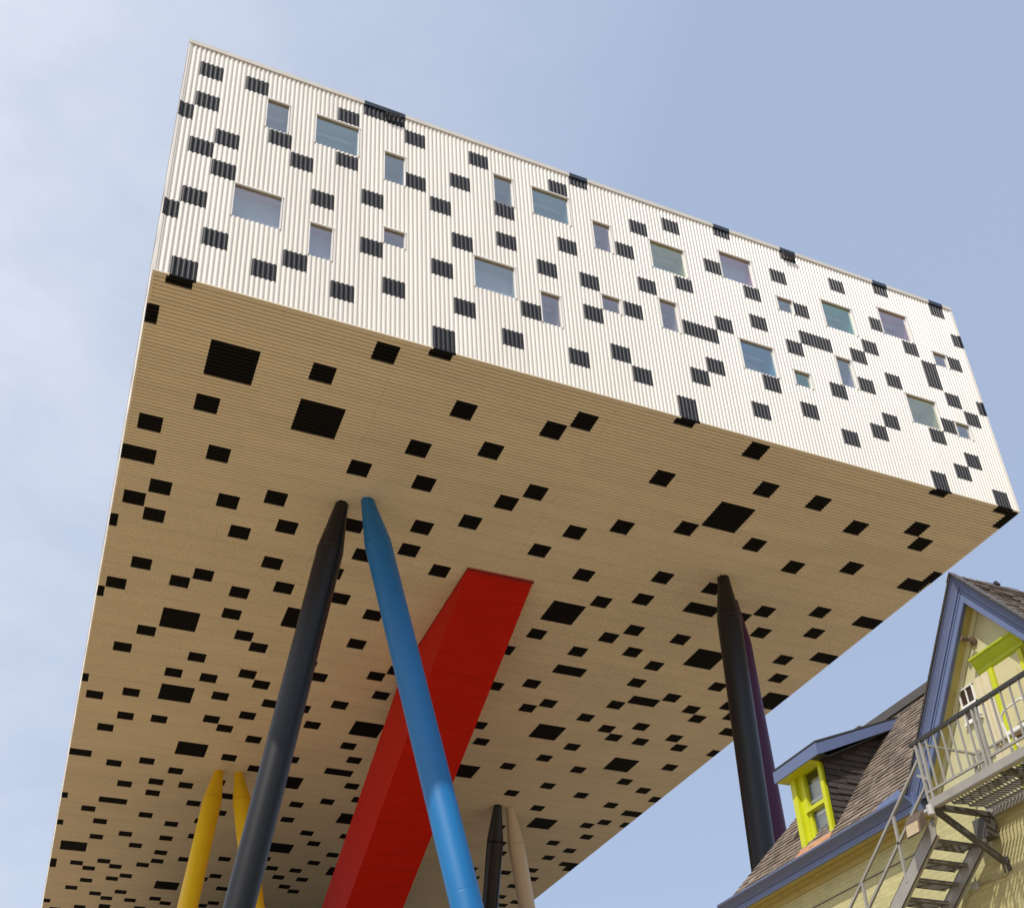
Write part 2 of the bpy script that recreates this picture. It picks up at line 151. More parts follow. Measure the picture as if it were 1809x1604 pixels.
def glass_mat(name, refl, tint):
    m, nt, b = node_mat(name); nt.nodes.remove(b); N = nt.nodes.new; L = nt.links.new
    out = nt.nodes['Material Output']
    g = N('ShaderNodeBsdfGlossy'); g.inputs['Roughness'].default_value = 0.03; g.inputs['Color'].default_value = (.93, .93, .88, 1)
    t = N('ShaderNodeBsdfTransparent'); t.inputs['Color'].default_value = (*tint, 1)
    fw = N('ShaderNodeLayerWeight'); fw.inputs['Blend'].default_value = .5
    lw = N('ShaderNodeMath'); lw.operation = 'POWER'; lw.inputs[1].default_value = 3.0; L(fw.outputs['Facing'], lw.inputs[0])
    ad = N('ShaderNodeMath'); ad.operation = 'ADD'; ad.inputs[1].default_value = refl; ad.use_clamp = True; L(lw.outputs[0], ad.inputs[0])
    tc = N('ShaderNodeTexCoord'); n = N('ShaderNodeTexNoise'); n.inputs['Scale'].default_value = .8; L(tc.outputs['Object'], n.inputs['Vector'])
    bp = N('ShaderNodeBump'); bp.inputs['Strength'].default_value = .04; bp.inputs['Distance'].default_value = .05; L(n.outputs['Fac'], bp.inputs['Height']); L(bp.outputs['Normal'], g.inputs['Normal'])
    mx = N('ShaderNodeMixShader'); L(ad.outputs[0], mx.inputs[0]); L(t.outputs[0], mx.inputs[1]); L(g.outputs[0], mx.inputs[2]); L(mx.outputs[0], out.inputs['Surface'])
    return m
M['glass'] = glass_mat('glass', 0.27, (.66, .69, .72))
M['glass_house'] = glass_mat('glass_house', 0.10, (.8, .82, .82))

def ground_mat():
    m, nt, b = node_mat('paving'); N = nt.nodes.new; L = nt.links.new
    tc = N('ShaderNodeTexCoord')
    br = N('ShaderNodeTexBrick'); br.inputs['Scale'].default_value = 1; br.inputs['Brick Width'].default_value = .24; br.inputs['Row Height'].default_value = .12; br.inputs['Mortar Size'].default_value = .006
    br.inputs['Color1'].default_value = (.345, .252, .145, 1); br.inputs['Color2'].default_value = (.295, .208, .113, 1); br.inputs['Mortar'].default_value = (.22, .19, .15, 1)
    L(tc.outputs['Object'], br.inputs['Vector']); L(br.outputs['Color'], b.inputs['Base Color']); b.inputs['Roughness'].default_value = .8
    return m
M['paving'] = ground_mat()

# ------------------------------------------------------------------ mesh helpers (world coordinates; z is relative to the soffit, ZS is added here)
class MB:
    def __init__(s): s.v = []; s.f = []; s.mi = []; s.tone = []
    def face(s, pts, mi=0, tone=1.0):
        i = len(s.v); s.v += [tuple(p) for p in pts]; s.f.append(tuple(range(i, i + len(pts)))); s.mi.append(mi); s.tone.append(tone)
    def box(s, x0, x1, y0, y1, z0, z1, mi=0):
        P = [(x, y, z) for z in (z0, z1) for y in (y0, y1) for x in (x0, x1)]
        for q in ((0, 2, 3, 1), (4, 5, 7, 6), (0, 1, 5, 4), (2, 6, 7, 3), (0, 4, 6, 2), (1, 3, 7, 5)): s.face([P[k] for k in q], mi)
    def hexa(s, P, mi=0):
        for q in ((0, 2, 3, 1), (4, 5, 7, 6), (0, 1, 5, 4), (2, 6, 7, 3), (0, 4, 6, 2), (1, 3, 7, 5)): s.face([P[k] for k in q], mi)
    def bar(s, a, b, w, h=None, up=(0, 0, 1), mi=0):
        a, b = Vector(a), Vector(b); h = h or w; d = (b - a).normalized(); u = Vector(up)
        if abs(d.dot(u)) > .98: u = Vector((0, 1, 0))
        r = d.cross(u).normalized() * (w / 2); u = r.cross(d).normalized() * (h / 2)
        P = [p + sr * r + su * u for p in (a, b) for su in (-1, 1) for sr in (-1, 1)]
        s.hexa([P[0], P[1], P[2], P[3], P[4], P[5], P[6], P[7]], mi)
    def tube(s, pts, radii, n=32, mi=0, caps=True):
        pts = [Vector(p) for p in pts]; rings = []
        for i, p in enumerate(pts):
            d = (pts[min(i + 1, len(pts) - 1)] - pts[max(i - 1, 0)]).normalized()
            u = Vector((1, 0, 0)) if abs(d.x) < .9 else Vector((0, 1, 0))
            r = d.cross(u).normalized(); u = r.cross(d)
            b = len(s.v)
            s.v += [tuple(p + radii[i] * (math.cos(2 * math.pi * k / n) * r + math.sin(2 * math.pi * k / n) * u)) for k in range(n)]
            rings.append(b)
        for a, b in zip(rings, rings[1:]):
            for k in range(n):
                s.f.append((a + k, a + (k + 1) % n, b + (k + 1) % n, b + k)); s.mi.append(mi); s.tone.append(1)
        if caps:
            s.f.append(tuple(rings[0] + k for k in range(n - 1, -1, -1))); s.mi.append(mi); s.tone.append(1)
            s.f.append(tuple(rings[-1] + k for k in range(n))); s.mi.append(mi); s.tone.append(1)
    def build(s, name, mats, parent=None, origin=None, smooth=False, bevel=0.0, tone=False):
        if not isinstance(mats, (list, tuple)): mats = [mats]
        o_w = world_of(parent) if parent is not None else Vector(origin if origin is not None else (0, 0, 0))
        me = bpy.data.meshes.new(name)
        me.from_pydata([(x - o_w.x, y - o_w.y, z + ZS - o_w.z) for x, y, z in s.v], [], s.f)
        for mt in mats: me.materials.append(mt if not isinstance(mt, str) else M[mt])
        me.polygons.foreach_set('material_index', s.mi)
        if smooth: me.polygons.foreach_set('use_smooth', [True] * len(s.f))
        if tone:
            at = me.attributes.new('tone', 'FLOAT', 'FACE'); at.data.foreach_set('value', s.tone)
        me.update()
        o = bpy.data.objects.new(name, me); C.objects.link(o)
        if parent is not None: o.parent = parent
        else: o.location = o_w
        if bevel:
            md = o.modifiers.new('bevel', 'BEVEL'); md.width = bevel; md.segments = 2; md.limit_method = 'ANGLE'
        return o
def world_of(o):
    p = Vector((0, 0, 0))
    while o is not None: p += Vector(o.location); o = o.parent
    return p
def tag(o, label=None, cat=None, group=None, kind=None):
    if label: o['label'] = label
    if cat: o['category'] = cat
    if group: o['group'] = group
    o['kind'] = kind or 'thing'
    return o
def thing(name, loc, label, cat, group=None):
    o = bpy.data.objects.new(name, None); C.objects.link(o); o.location = (loc[0], loc[1], loc[2] + ZS); o.empty_display_size = .3
    return tag(o, label, cat, group)
def copy_part(src, parent, offset):
    o = src.copy(); C.objects.link(o); o.parent = parent; o.location = Vector(src.location) + Vector(offset); return o

# ------------------------------------------------------------------ ground
g = MB(); g.face([(-400, -400, -ZS), (400, -400, -ZS), (400, 400, -ZS), (-400, 400, -ZS)])
tag(g.build('ground', 'paving'), kind='structure')

# ------------------------------------------------------------------ the raised box
PROF = [(0, 0), (.13, 0), (.27, .026), (.40, .032), (.60, .032), (.73, .026), (.87, 0), (1, 0)]
PROF_S = [(0, 0), (.12, 0), (.18, .05), (.27, .058), (.73, .058), (.82, .05), (.88, 0), (1, 0)]
bld = thing('raised_building', (W / 2, DEPTH / 2, 0), 'long white corrugated box building dotted with black squares, raised high on slanted pillars', 'building')

def split(lo, hi, marks, soft=False):
    """marks: (a, b, kind) -> ordered intervals (a, b, kind) covering lo..hi; kind 0 white, 1 black, 2 hole"""
    cuts = sorted({lo, hi} | {min(max(c, lo), hi) for m in marks for c in m[:2]})
    out = []
    for a, b in zip(cuts, cuts[1:]):
        if b - a < 1e-4: continue
        k = 0; mid = (a + b) / 2
        for m in marks:
            if m[0] < mid < m[1]: k = max(k, m[2]) if not (soft and 1 in (k, m[2])) else 1
        if out and out[-1][2] == k and not (soft and any(abs(a - q) < 1e-5 for q in seams)): out[-1] = (out[-1][0], b, k)
        else: out.append((a, b, k))
    return out
def corrugated_wall(nribs, zlo, zhi, tiles, holes, place):
    mb = MB(); per = [[] for _ in range(nribs)]; rt = random.Random(nribs); tones = [rt.uniform(.965, 1.025) for _ in range(nribs // 6 + 1)]
    for lst, kd in ((tiles, 1), (holes, 2)):
        for i0, n, z0, z1 in lst:
            for i in range(max(0, i0), min(nribs, i0 + n)): per[i].append((z0, z1, kd))
    for i in range(nribs):
        for a, b, k in split(zlo, zhi, per[i]):
            if k == 2: continue
            for (t0, d0), (t1, d1) in zip(PROF, PROF[1:]):
                mb.face([place(i + t0, d0, a), place(i + t1, d1, a), place(i + t1, d1, b), place(i + t0, d0, b)], k, tones[i // 6])
    return mb
COP = 0.19
holes = [(i, n, a, b) for i, n, a, b, c in FRONT_WINDOWS]
corrugated_wall(NR, 0.0, H - COP + .02, FRONT_TILES, holes, lambda t, d, z: (t * RP, -d, z)).build('end_wall', ['white_clad', 'black_clad'], bld, tone=True)

# long sides: squares that wrap round the corner from the end wall and soffit, the rest scattered alike
def side_tiles(seed, edge_end, edge_sof):
    rnd = random.Random(seed); nr = int(DEPTH / RP); T = []
    for z0, z1 in edge_end: T.append((0, 3, z0, z1))
    for j, k in edge_sof: T.append((j, k, 0, .36))
    for _ in range(1500):
        i = rnd.randrange(3, nr - 8); z = rnd.uniform(.4, H - 1.0); w = rnd.choice((5, 5, 5, 5, 10)); h = TZ * rnd.choice((1, 1, 1, 1, 2))
        if all(i + w + 3 < a or a + b + 3 < i or z + h + .25 < c or d + .25 < z for a, b, c, d in T): T.append((i, w, z, min(z + h, H - .2)))
        if len(T) > 230: break
    return nr, T
eL = [(a, b) for i, n, a, b in FRONT_TILES if i == 0]; eR = [(a, b) for i, n, a, b in FRONT_TILES if i + n >= NR]
sL = [(j, k) for x0, x1, j, k in SOFFIT_TILES if x0 <= 0.01]; sR = [(j, k) for x0, x1, j, k in SOFFIT_TILES if x1 >= W - .4]
nr, tl = side_tiles(3, eL, sL)
wl = []
rndw = random.Random(11)
corrugated_wall(nr, 0, H - COP + .02, tl, [], lambda t, d, z: (.037 - d, t * RP, z)).build('side_wall', ['white_clad', 'black_clad'], bld, tone=True)
nr, tr = side_tiles(5, eR, sR)
corrugated_wall(nr, 0, H - COP + .02, tr, [], lambda t, d, z: (W + d, t * RP, z)).build('side_wall', ['white_clad', 'black_clad'], bld, tone=True)
nr2, tb = side_tiles(8, [], [])
corrugated_wall(NR, 0, H - COP + .02, [t for t in tb if t[0] < 208], [], lambda t, d, z: (t * RP, DEPTH + d, z)).build('end_wall', ['white_clad', 'black_clad'], bld, tone=True)

# soffit: ribs run across the box
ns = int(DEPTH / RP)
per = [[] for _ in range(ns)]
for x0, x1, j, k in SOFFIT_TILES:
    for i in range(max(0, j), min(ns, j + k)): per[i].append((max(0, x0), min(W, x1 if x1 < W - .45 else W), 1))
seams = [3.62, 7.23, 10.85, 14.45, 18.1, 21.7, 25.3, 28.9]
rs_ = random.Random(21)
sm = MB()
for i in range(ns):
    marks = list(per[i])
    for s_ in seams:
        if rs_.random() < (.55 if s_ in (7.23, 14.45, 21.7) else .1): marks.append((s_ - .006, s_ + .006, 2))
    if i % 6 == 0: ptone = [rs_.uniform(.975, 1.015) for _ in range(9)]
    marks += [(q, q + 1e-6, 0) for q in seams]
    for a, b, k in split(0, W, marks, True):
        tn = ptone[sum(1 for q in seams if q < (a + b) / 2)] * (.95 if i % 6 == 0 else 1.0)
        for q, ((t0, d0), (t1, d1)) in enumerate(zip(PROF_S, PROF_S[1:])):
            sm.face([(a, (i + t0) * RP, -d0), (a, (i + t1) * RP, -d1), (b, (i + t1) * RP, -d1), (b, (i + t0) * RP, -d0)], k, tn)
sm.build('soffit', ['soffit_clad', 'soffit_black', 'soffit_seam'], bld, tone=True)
rf = MB(); rf.face([(0, 0, H - .25), (W, 0, H - .25), (W, DEPTH, H - .25), (0, DEPTH, H - .25)]); rf.build('flat_roof', 'coping', bld)

# coping, cut into pale and black lengths
top_black = sorted((i * RP, (i + n) * RP) for i, n, a, b in FRONT_TILES if b > H - .05)
cp = MB()
for a, b, k in split(-.012, W + .05, [(x0, x1, 1) for x0, x1 in top_black]):
    cp.box(a, b, -.062, .12, H - COP, H, k)
cp.box(-.012, .10, .12, DEPTH + .05, H - COP, H); cp.box(W - .10, W + .062, .12, DEPTH + .05, H - COP, H); cp.box(.10, W - .10, DEPTH - .12, DEPTH + .06, H - COP, H)
cp.build('coping', ['coping', 'coping_black'], bld)
# corner trims
for nm, x0, x1 in (('corner_trim', -.002, .05), ('corner_trim', W - .035, W + .05)):
    ct = MB()
    zz = 0.0
    marks = [(a, b, 1) for a, b in (eL if x0 < 1 else eR)]
    for a, b, k in split(-.045, H - COP, marks): ct.box(x0, x1, -.048, .05, a, b, k)
    ct.build(nm, ['white_clad', 'black_clad'], bld, tone=True)
# thin flashing where the end wall meets the soffit, and soffit edge trims along the long sides
fl = MB()
blk = [(i * RP, (i + n) * RP) for i, n, a, b in FRONT_TILES if a <= 0.01]
for a, b, k in split(.051, W - .036, [(x0, x1, 1) for x0, x1 in blk]): fl.box(a, b, -.046, .01, -.046, -.004, k)
for xa, xb, ss in ((-.004, .06, sL), (W - .035, W + .055, sR)):
    for a, b, k in split(.08, DEPTH, [(j * RP, (j + n) * RP, 1) for j, n in ss]): fl.box(xa, xb, a, b, -.047, .05, k)
fl.build('edge_flashing', ['soffit_clad', 'soffit_black'], bld, tone=True)

# windows of the end wall
for i0, n, z0, z1, colr in FRONT_WINDOWS:
    x0, x1 = i0 * RP, (i0 + n) * RP
    fr = MB()
    fr.box(x0 - .03, x1 + .03, -.054, .0, z1 + .001, z1 + .04, 0)           # head flashing
    fr.box(x0 - .012, x0 + .018, -.046, .06, z0 + .002, z1, 0); fr.box(x1 - .018, x1 + .012, -.046, .06, z0 + .002, z1, 0)
    fr.box(x0 + .018, x1 - .018, .0, .06, z1 - .022, z1 - .001, 1)
    fr.box(x0 + .018, x1 - .018, .015, .06, z0 - .012, z0 + .012, 0)
    w = fr.build('window', ['white_trim', 'head_flash'], bld)
    if colr != 'slate': w['label'] = {'teal': 'window with teal room behind', 'mauve': 'window with mauve room behind', 'yellow': 'window with yellow inner reveal', 'pink': 'window with pink inner reveal', 'green': 'window with green inner reveal', 'blue': 'window with bright blue inner reveal'}[colr]
    pn = MB(); pn.face([(x0 + .016, .03, z0 + .01), (x1 - .016, .03, z0 + .01), (x1 - .016, .03, z1 - .02), (x0 + .016, .03, z1 - .02)]); pn.build('pane', 'glass', w)
    rm = MB(); d0, d1 = .06, (.36 if (i0, n) in ((13, 10), (29, 5), (66, 10), (135, 10)) else .80)
    rm.face([(x0, d0, z0), (x0, d1, z0), (x0, d1, z1), (x0, d0, z1)]); rm.face([(x1, d0, z0), (x1, d0, z1), (x1, d1, z1), (x1, d1, z0)])
    rm.face([(x0, d0, z1), (x0, d1, z1), (x1, d1, z1), (x1, d0, z1)]); rm.face([(x0, d0, z0), (x1, d0, z0), (x1, d1, z0), (x0, d1, z0)])
    rm.face([(x0, d1, z0), (x1, d1, z0), (x1, d1, z1), (x0, d1, z1)], 1)
    if z1 - z0 > 1 and d1 > .5 and random.random() < .6:
        rm.box(x0 + .05, x1 - .05, .45, .55, z1 - .14, z1 - .10, 2)
    rm.build('room_lining', ['room_' + colr, 'room_back', 'fixture'], w)
# small dark lamp frames on two of the black squares at the parapet
for xc, zc in ((6.75, 10.34), (22.78, 10.31)):
    q = MB()
    for dx in (-.24, -.08, .08, .24): q.box(xc + dx - .015, xc + dx + .015, -.19, -.04, zc - .10, zc + .10)
    for dz in (-.10, .0, .10): q.box(xc - .26, xc + .26, -.19, -.165, zc + dz - .014, zc + dz + .014)
    q.build('lamp_frame', 'rail_black', bld)
# ------------------------------------------------------------------ pillars
GRP = 'slanted steel pillars under the raised building'
def pillar(top, bot, mat, label):
    T, B = Vector((top[0], top[1], .02)), Vector((bot[0], bot[1], -ZS)); L_ = (B - T).length; d = (B - T) / L_
    R_ = .46
    root = thing('pillar', (B.x, B.y, -ZS), label, 'pillar', GRP)
    m = MB(); rings = [15.2]
    pp_ = [(2.05, R_), (2.15, R_)] + [q for r_ in rings for q in ((r_ - .06, R_), (r_ - .014, R_), (r_, R_ - .003), (r_ + .014, R_), (r_ + .06, R_))] + [(L_ - 2.3, R_), (L_ - 2.2, R_), (L_, .24)]
    m.tube([T + d * a for a, b in pp_], [b for a, b in pp_], 40); m.build('shaft', mat, root, smooth=False)
    for p in root.children[0].data.polygons: p.use_smooth = len(p.vertices) == 4
    c = MB(); c.tube([T + d * .0, T + d * .06, T + d * .12, T + d * .25, T + d * 2.0, T + d * 2.05], [.19, .225, .235, .245, R_ - .003, R_ - .001], 40, caps=True)
    o = c.build('tapered_tip', mat, root)
    for p in o.data.polygons: p.use_smooth = len(p.vertices) == 4
    return root
pillar((7.47, 7.83), (3.24, 10.98), 'pillar_black', 'black pillar leaning to the left, meeting the blue pillar at the soffit')
pillar((8.23, 7.36), (12.82, 4.05), 'pillar_blue', 'bright blue glossy pillar slanting down across the red shaft')
pillar((22.77, 7.20), (22.11, 7.33), 'pillar_black', 'tall black pillar rising from behind the shingled roof')
pillar((24.06, 8.55), (25.85, 10.49), 'pillar_purple', 'purple pillar half hidden behind a black pillar')
pillar((7.27, 30.55), (3.25, 22.25), 'pillar_yellow', 'yellow pillar in full view left of the big black pillar')
pillar((8.24, 30.45), (10.77, 20.79), 'pillar_yellow', 'yellow pillar mostly hidden behind the left black pillar')
pillar((22.62, 30.22), (24.16, 42.74), 'pillar_black', 'small distant black pillar right of the blue pillar beside the cream one')
pillar((23.40, 30.34), (30.65, 38.02), 'pillar_cream', 'cream pillar standing at the far right of the red shaft')

rb = thing('soffit_shade_block', (16, 64, -ZS), 'unseen plain brick block added to darken the soffit at the far end of the raised building', 'building')  # unseen block, added to cut the bounce light on the far soffit
m = MB(); m.box(5.5, 27, 45, 82, -ZS, -5.0); m.box(4.5, 28.5, 30, 44.7, -ZS, -8.5); m.build('brick_wall', 'shade_block_brick', rb)
m = MB(); m.box(5.3, 27.2, 44.8, 82.2, -4.999, -4.7); m.box(4.3, 28.7, 29.8, 44.75, -8.499, -8.2); m.build('flat_roof', 'dark_metal', rb)

# ------------------------------------------------------------------ red stair shaft
sh = MB(); sx0, sx1, sy0, sy1 = 12.99, 15.74, 9.72, 17.57
dv = Vector((.03, 2.2275, -1.0)) * (ZS - .02)
top = [Vector((sx0, sy0, .02)), Vector((sx1, sy0, .02)), Vector((sx1, sy1, .02)), Vector((sx0, sy1, .02))]
bt = [p + dv for p in top]
for k in range(4): sh.face([top[k], top[(k + 1) % 4], bt[(k + 1) % 4], bt[k]])
sh.face(bt); sh.face(top[::-1])
shaft = sh.build('stair_shaft', 'red_wall', origin=(14.4, 69, 0))
tag(shaft, 'broad red enclosed stair shaft sloping up into the underside of the raised building', 'stair shaft')
sf = MB(); e = .03
sf.box(sx0 - .02, sx1 + .02, sy0 + .12, sy0 + .4, -.105, -.06); sf.box(sx0 - .02, sx0 + .05, sy0 + .4, sy1, -.105, -.06); sf.box(sx1 - .05, sx1 + .02, sy0 + .4, sy1, -.105, -.06)
sf.build('flashing', 'red_flash', shaft)

# ------------------------------------------------------------------ the house
XW = 11.85; KR = 1.3; XE, ZE = 11.45, -18.88
YN, YS = -5.8, -21.5; ZF = -16.06; XF = XE + (ZF - ZE) / KR
AY, AZ, KG = -12.62, -16.05, 1.47          # gable apex
KW = (XW + .22016) / 12.22016
wy = lambda y: -22.40596 + (y + 22.40596) * KW
wz = lambda z: -25.47022 + (z + 25.47022) * KW
house = thing('house', (15.5, -13, -ZS), 'yellow painted brick house with shingled roof, blue trim and lime green dormer window', 'house')
def poly_prism(mb, pts, axis, a, b, mi=0):
    f = []
    for v in (a, b):
        f.append([(v, p[0], p[1]) if axis == 'x' else (p[0], v, p[1]) for p in pts])
    mb.face(f[0], mi); mb.face(f[1][::-1], mi)
    for k in range(len(pts)):
        q = (k + 1) % len(pts); mb.face([f[0][k], f[0][q], f[1][q], f[1][k]], mi)
wl = MB()
gz = lambda y: AZ - .30 - KG * abs(y - AY)
zt = -19.06
yl = AY + (AZ - .30 - zt) / KG; yr = AY - (AZ - .30 - zt) / KG
wl.face([(XW, YN - .1, -ZS), (XW, YN - .1, zt), (XW, yl, zt), (XW, yr, zt), (XW, YS, zt), (XW, YS, -ZS)])
wl.face([(XW, YN - .1, -ZS), (19, YN - .1, -ZS), (19, YN - .1, zt), (XW, YN - .1, zt)])
wl.face([(19, YN - .1, -ZS), (19, YS, -ZS), (19, YS, zt), (19, YN - .1, zt)]); wl.face([(XW, YS, -ZS), (XW, YS, zt), (19, YS, zt), (19, YS, -ZS)])
wl.build('brick_wall', 'brick_yellow', house)
gw = MB(); gw.face([(XW, yl, zt), (XW, AY, gz(AY)), (XW, yr, zt)]); gw.build('gable_wall', 'gable_paint', house)
# strip courses and cracks on the wall
cr = MB()
cr.box(XW - .012, XW - .002, -10.4, YN - .2, -19.535, -19.52); cr.box(XW - .03, XW - .002, -10.6, YN - .2, -19.22, -19.08, 1)
cr.build('wall_moulding', ['steel_dark', 'yellow_shaded'], house)

# shingled slopes: single shingles laid in courses
def shingles(mb, org, U, V, N_, vmax, span, course=.118, tabw=.19, thick=.013, jitter=.05):
    org, U, V, N_ = Vector(org), Vector(U).normalized(), Vector(V).normalized(), Vector(N_).normalized()
    k = 0; v = 0.0
    while v < vmax:
        v1 = min(v + course * 1.06, vmax); ua, ub = span(v); ua2, ub2 = span(min(v + course, vmax))
        u = min(ua, ua2) - random.random() * tabw
        lo0, hi0 = ua, ub; lo1, hi1 = ua2, ub2
        while u < max(ub, ub2):
            w = tabw * random.uniform(.55, 1.35); a0, a1 = max(u, lo0), min(u + w - .006, hi0); b0, b1 = max(u, lo1), min(u + w - .006, hi1)
            if a1 > a0 or b1 > b0:
                a0, a1 = min(a0, hi0), max(a1, lo0); b0, b1 = min(b0, hi1), max(b1, lo1)
                if a1 < a0: a1 = a0
                if b1 < b0: b1 = b0
                dv_ = random.uniform(-.012, .012) + (.0 if random.random() > .06 else -.02); h = thick * random.uniform(.7, 1.8)
                P = lambda uu, vv, hh: org + U * uu + V * vv + N_ * hh
                tone = random.choice((.72, .82, .9, .96, 1.0, 1.04, 1.1, 1.2)) * random.uniform(.93, 1.07)
                A, B, Cc, D = P(a0, v + dv_, h), P(a1, v + dv_, h), P(b1, v1, .001), P(b0, v1, .001)
                mb.face([A, B, Cc, D], 0, tone); mb.face([P(a0, v + dv_, -.004), P(a1, v + dv_, -.004), B, A], 0, tone * .55)
            u += w
        v += course
    return mb
ls = math.hypot(1, KR)
sl = math.hypot(XF - XE, ZF - ZE)
Vw = Vector((1, 0, KR)) / ls; Nw = Vector((-KR, 0, 1)) / ls
wr = MB()
vg = (AZ + .02 - ZE) / KR * ls          # distance up the slope at which the gable ridge runs in
hw = (AZ - ZE) / KG
def span_n(v):                           # u runs along -y from the north corner
    return (v / ls, (YN - AY) - max(0.0, hw * (1 - v / vg)))
shingles(wr, (XE, YN, ZE), (0, -1, 0), Vw, Nw, sl, span_n)
def span_s(v): return ((YN - AY) + max(0.0, hw * (1 - v / vg)), YN - YS)
shingles(wr, (XE, YN, ZE), (0, -1, 0), Vw, Nw, sl, span_s)
wr.face([(XE + .02, YN - .02, ZE - .03), (XF, YN - (XF - XE), ZF - .03), (XF, AY, ZF - .03), (XE + .02, AY + hw, ZE - .03)], 0, .4)
wr.face([(XE + .02, AY - hw, ZE - .03), (XF, AY, ZF - .03), (XF, YS, ZF - .03), (XE + .02, YS, ZE - .03)], 0, .4)
# north hip, east slope
hx = 19.55
wr.face([(XE, YN, ZE), (hx, YN, ZE), (hx - (XF - XE), YN - (XF - XE), ZF), (XF, YN - (XF - XE), ZF)], 0, .9)
wr.face([(hx, YN, ZE), (hx, YS, ZE), (hx - (XF - XE), YS, ZF), (hx - (XF - XE), YN - (XF - XE), ZF)], 0, .9)
nh = int(40)
for q in range(nh):                      # cap shingles along the hip
    a, b = q / nh, (q + 1.25) / nh
    pa = Vector((XE + (XF - XE) * a, YN - (XF - XE) * a, ZE + (ZF - ZE) * a + .022)); pb = Vector((XE + (XF - XE) * b, YN - (XF - XE) * b, ZE + (ZF - ZE) * b + .006))
    for sgn in ((0, -.09, -.02), (.09, 0, -.02)):
        s3 = Vector(sgn); wr.face([pa, pb, pb + s3, pa + s3], 0, random.uniform(.6, 1.1))
wr.build('roof', 'shingle', house, tone=True)
# gable roof
gr = MB()
lg = math.hypot(1, KG); xin = XE + (AZ - ZE) / KR
lslope = hw * lg
XG = 11.47
for sgn in (1, -1):
    Vg = Vector((0, -sgn, KG)) / lg; Ng = Vector((0, sgn * KG, 1)) / lg
    org = (XG, AY + sgn * hw, ZE)
    shingles(gr, org, (1, 0, 0), Vg, Ng, lslope, lambda v: (0, .02 + (xin - XG) * v / lslope), course=.118, tabw=.2, thick=.015)
    gr.face([(XG + .01, AY + sgn * hw, ZE - .02), (XG + .01, AY, AZ - .02), (xin, AY, AZ - .02), (XG + .02, AY + sgn * hw, ZE - .02)], 0, .4)
nr_ = 16
for q in range(nr_):
    xa, xb = XG - .01 + (xin - XG) * q / nr_, XG + (xin - XG) * (q + 1.2) / nr_
    for sgn in (1, -1):
        gr.face([(xa, AY, AZ + .03), (xb, AY, AZ + .018), (xb, AY + sgn * .09, AZ - .10), (xa, AY + sgn * .09, AZ - .09)], 0, random.uniform(.6, 1.15))
gr.build('gable_roof', 'shingle', house, tone=True)
vt = MB(); vt.box(12.33, 12.43, AY - .04, AY + .04, AZ + .01, AZ + .04); vt.box(12.36, 12.41, AY - .025, AY + .025, AZ + .04, AZ + .08); vt.build('roof_vent', 'rail_black', house)
# rake boards
def rake(name, prof, sides=(1, -1), mat='trim_blue', zend=-18.93):
    for sgn in sides:
        mb = MB()
        for (n0, x0), (n1, x1) in zip(prof, prof[1:]):
            def pt(n, x, e):
                za = AZ - n * lg
                return (x, AY, za) if e == 0 else (x, AY + sgn * (za - zend) / KG, zend)
            a, b, c, d = pt(n0, x0, 0), pt(n1, x1, 0), pt(n1, x1, 1), pt(n0, x0, 1)
            mb.face([a, b, c, d])
        mb.build(name, mat, house)
rake('rake_board', [(0.0, 11.62), (.0, 11.495), (.022, 11.495), (.03, 11.52), (.055, 11.545), (.095, 11.575), (.115, 11.58), (.118, 11.60), (.14, 11.60)])
rake('rake_frieze', [(.14, 11.592), (.15, 11.585), (.165, 11.585), (.17, 11.598), (.185, 11.60), (.19, 11.59), (.262, 11.59), (.268, 11.60), (.268, 11.66)])
rake('rake_soffit', [(.26, 11.60), (.262, XW)], mat='yellow_shaded')
rake('rake_moulding', [(.262, XW - .05), (.30, XW - .035), (.315, XW - .008)], mat='gable_paint', zend=-19.04)
rake('roof_edge', [(-.028, 11.60), (-.028, 11.478), (.002, 11.478), (.002, 11.60)], mat='steel_dark')
# eaves: gutter and fascia, north run
YE = -10.82
gp = [(11.50, -18.86), (11.365, -18.848), (11.352, -18.856), (11.355, -18.872), (11.375, -18.885), (11.40, -18.90), (11.435, -18.925), (11.465, -18.955), (11.485, -18.985), (11.50, -18.985)]
for ya, yb in ((YN + .12, YE), (2 * AY - YE, YS)):
    gt = MB()
    for (xa, za), (xb, zb) in zip(gp, gp[1:]): gt.face([(xa, ya, za), (xb, ya, zb), (xb, yb, zb), (xa, yb, za)])
    gt.face([(x, yb, z) for x, z in gp]); gt.face([(x, ya, z) for x, z in gp][::-1])
    gt.box(11.354, 11.362, yb, ya, -18.852, -18.838); gt.build('gutter', 'trim_blue', house)
    fa = MB(); fa.box(11.50, 11.53, yb - .02, ya - .06, -19.09, -18.86); fa.box(11.50, XW, yb - .04, yb - .02, -19.09, -18.80); fa.box(11.50, XW, ya - .06, ya - .04, -19.09, -18.80)
    fa.box(11.487, 11.50, yb, ya - .06, -19.09, -19.06); fa.build('fascia', 'trim_blue', house)
    es = MB(); es.box(11.53, XW - .002, yb - .02, ya - .06, -19.075, -19.06); es.box(11.70, XW - .004, yb, ya - .07, -19.12, -19.077); es.build('eave_soffit', 'yellow_shaded', house)
sp_ = MB()   # blue splash guard at the valley end of the gutter
sp_.face([(11.39, -10.75, -18.84), (11.39, -10.1, -18.84), (11.46, -10.2, -18.72), (11.47, -10.65, -18.66)]); sp_.face([(11.395, -10.75, -18.84), (11.395, -10.1, -18.84), (11.465, -10.2, -18.72), (11.475, -10.65, -18.66)][::-1])
sp_.build('splash_guard', 'trim_blue', house)
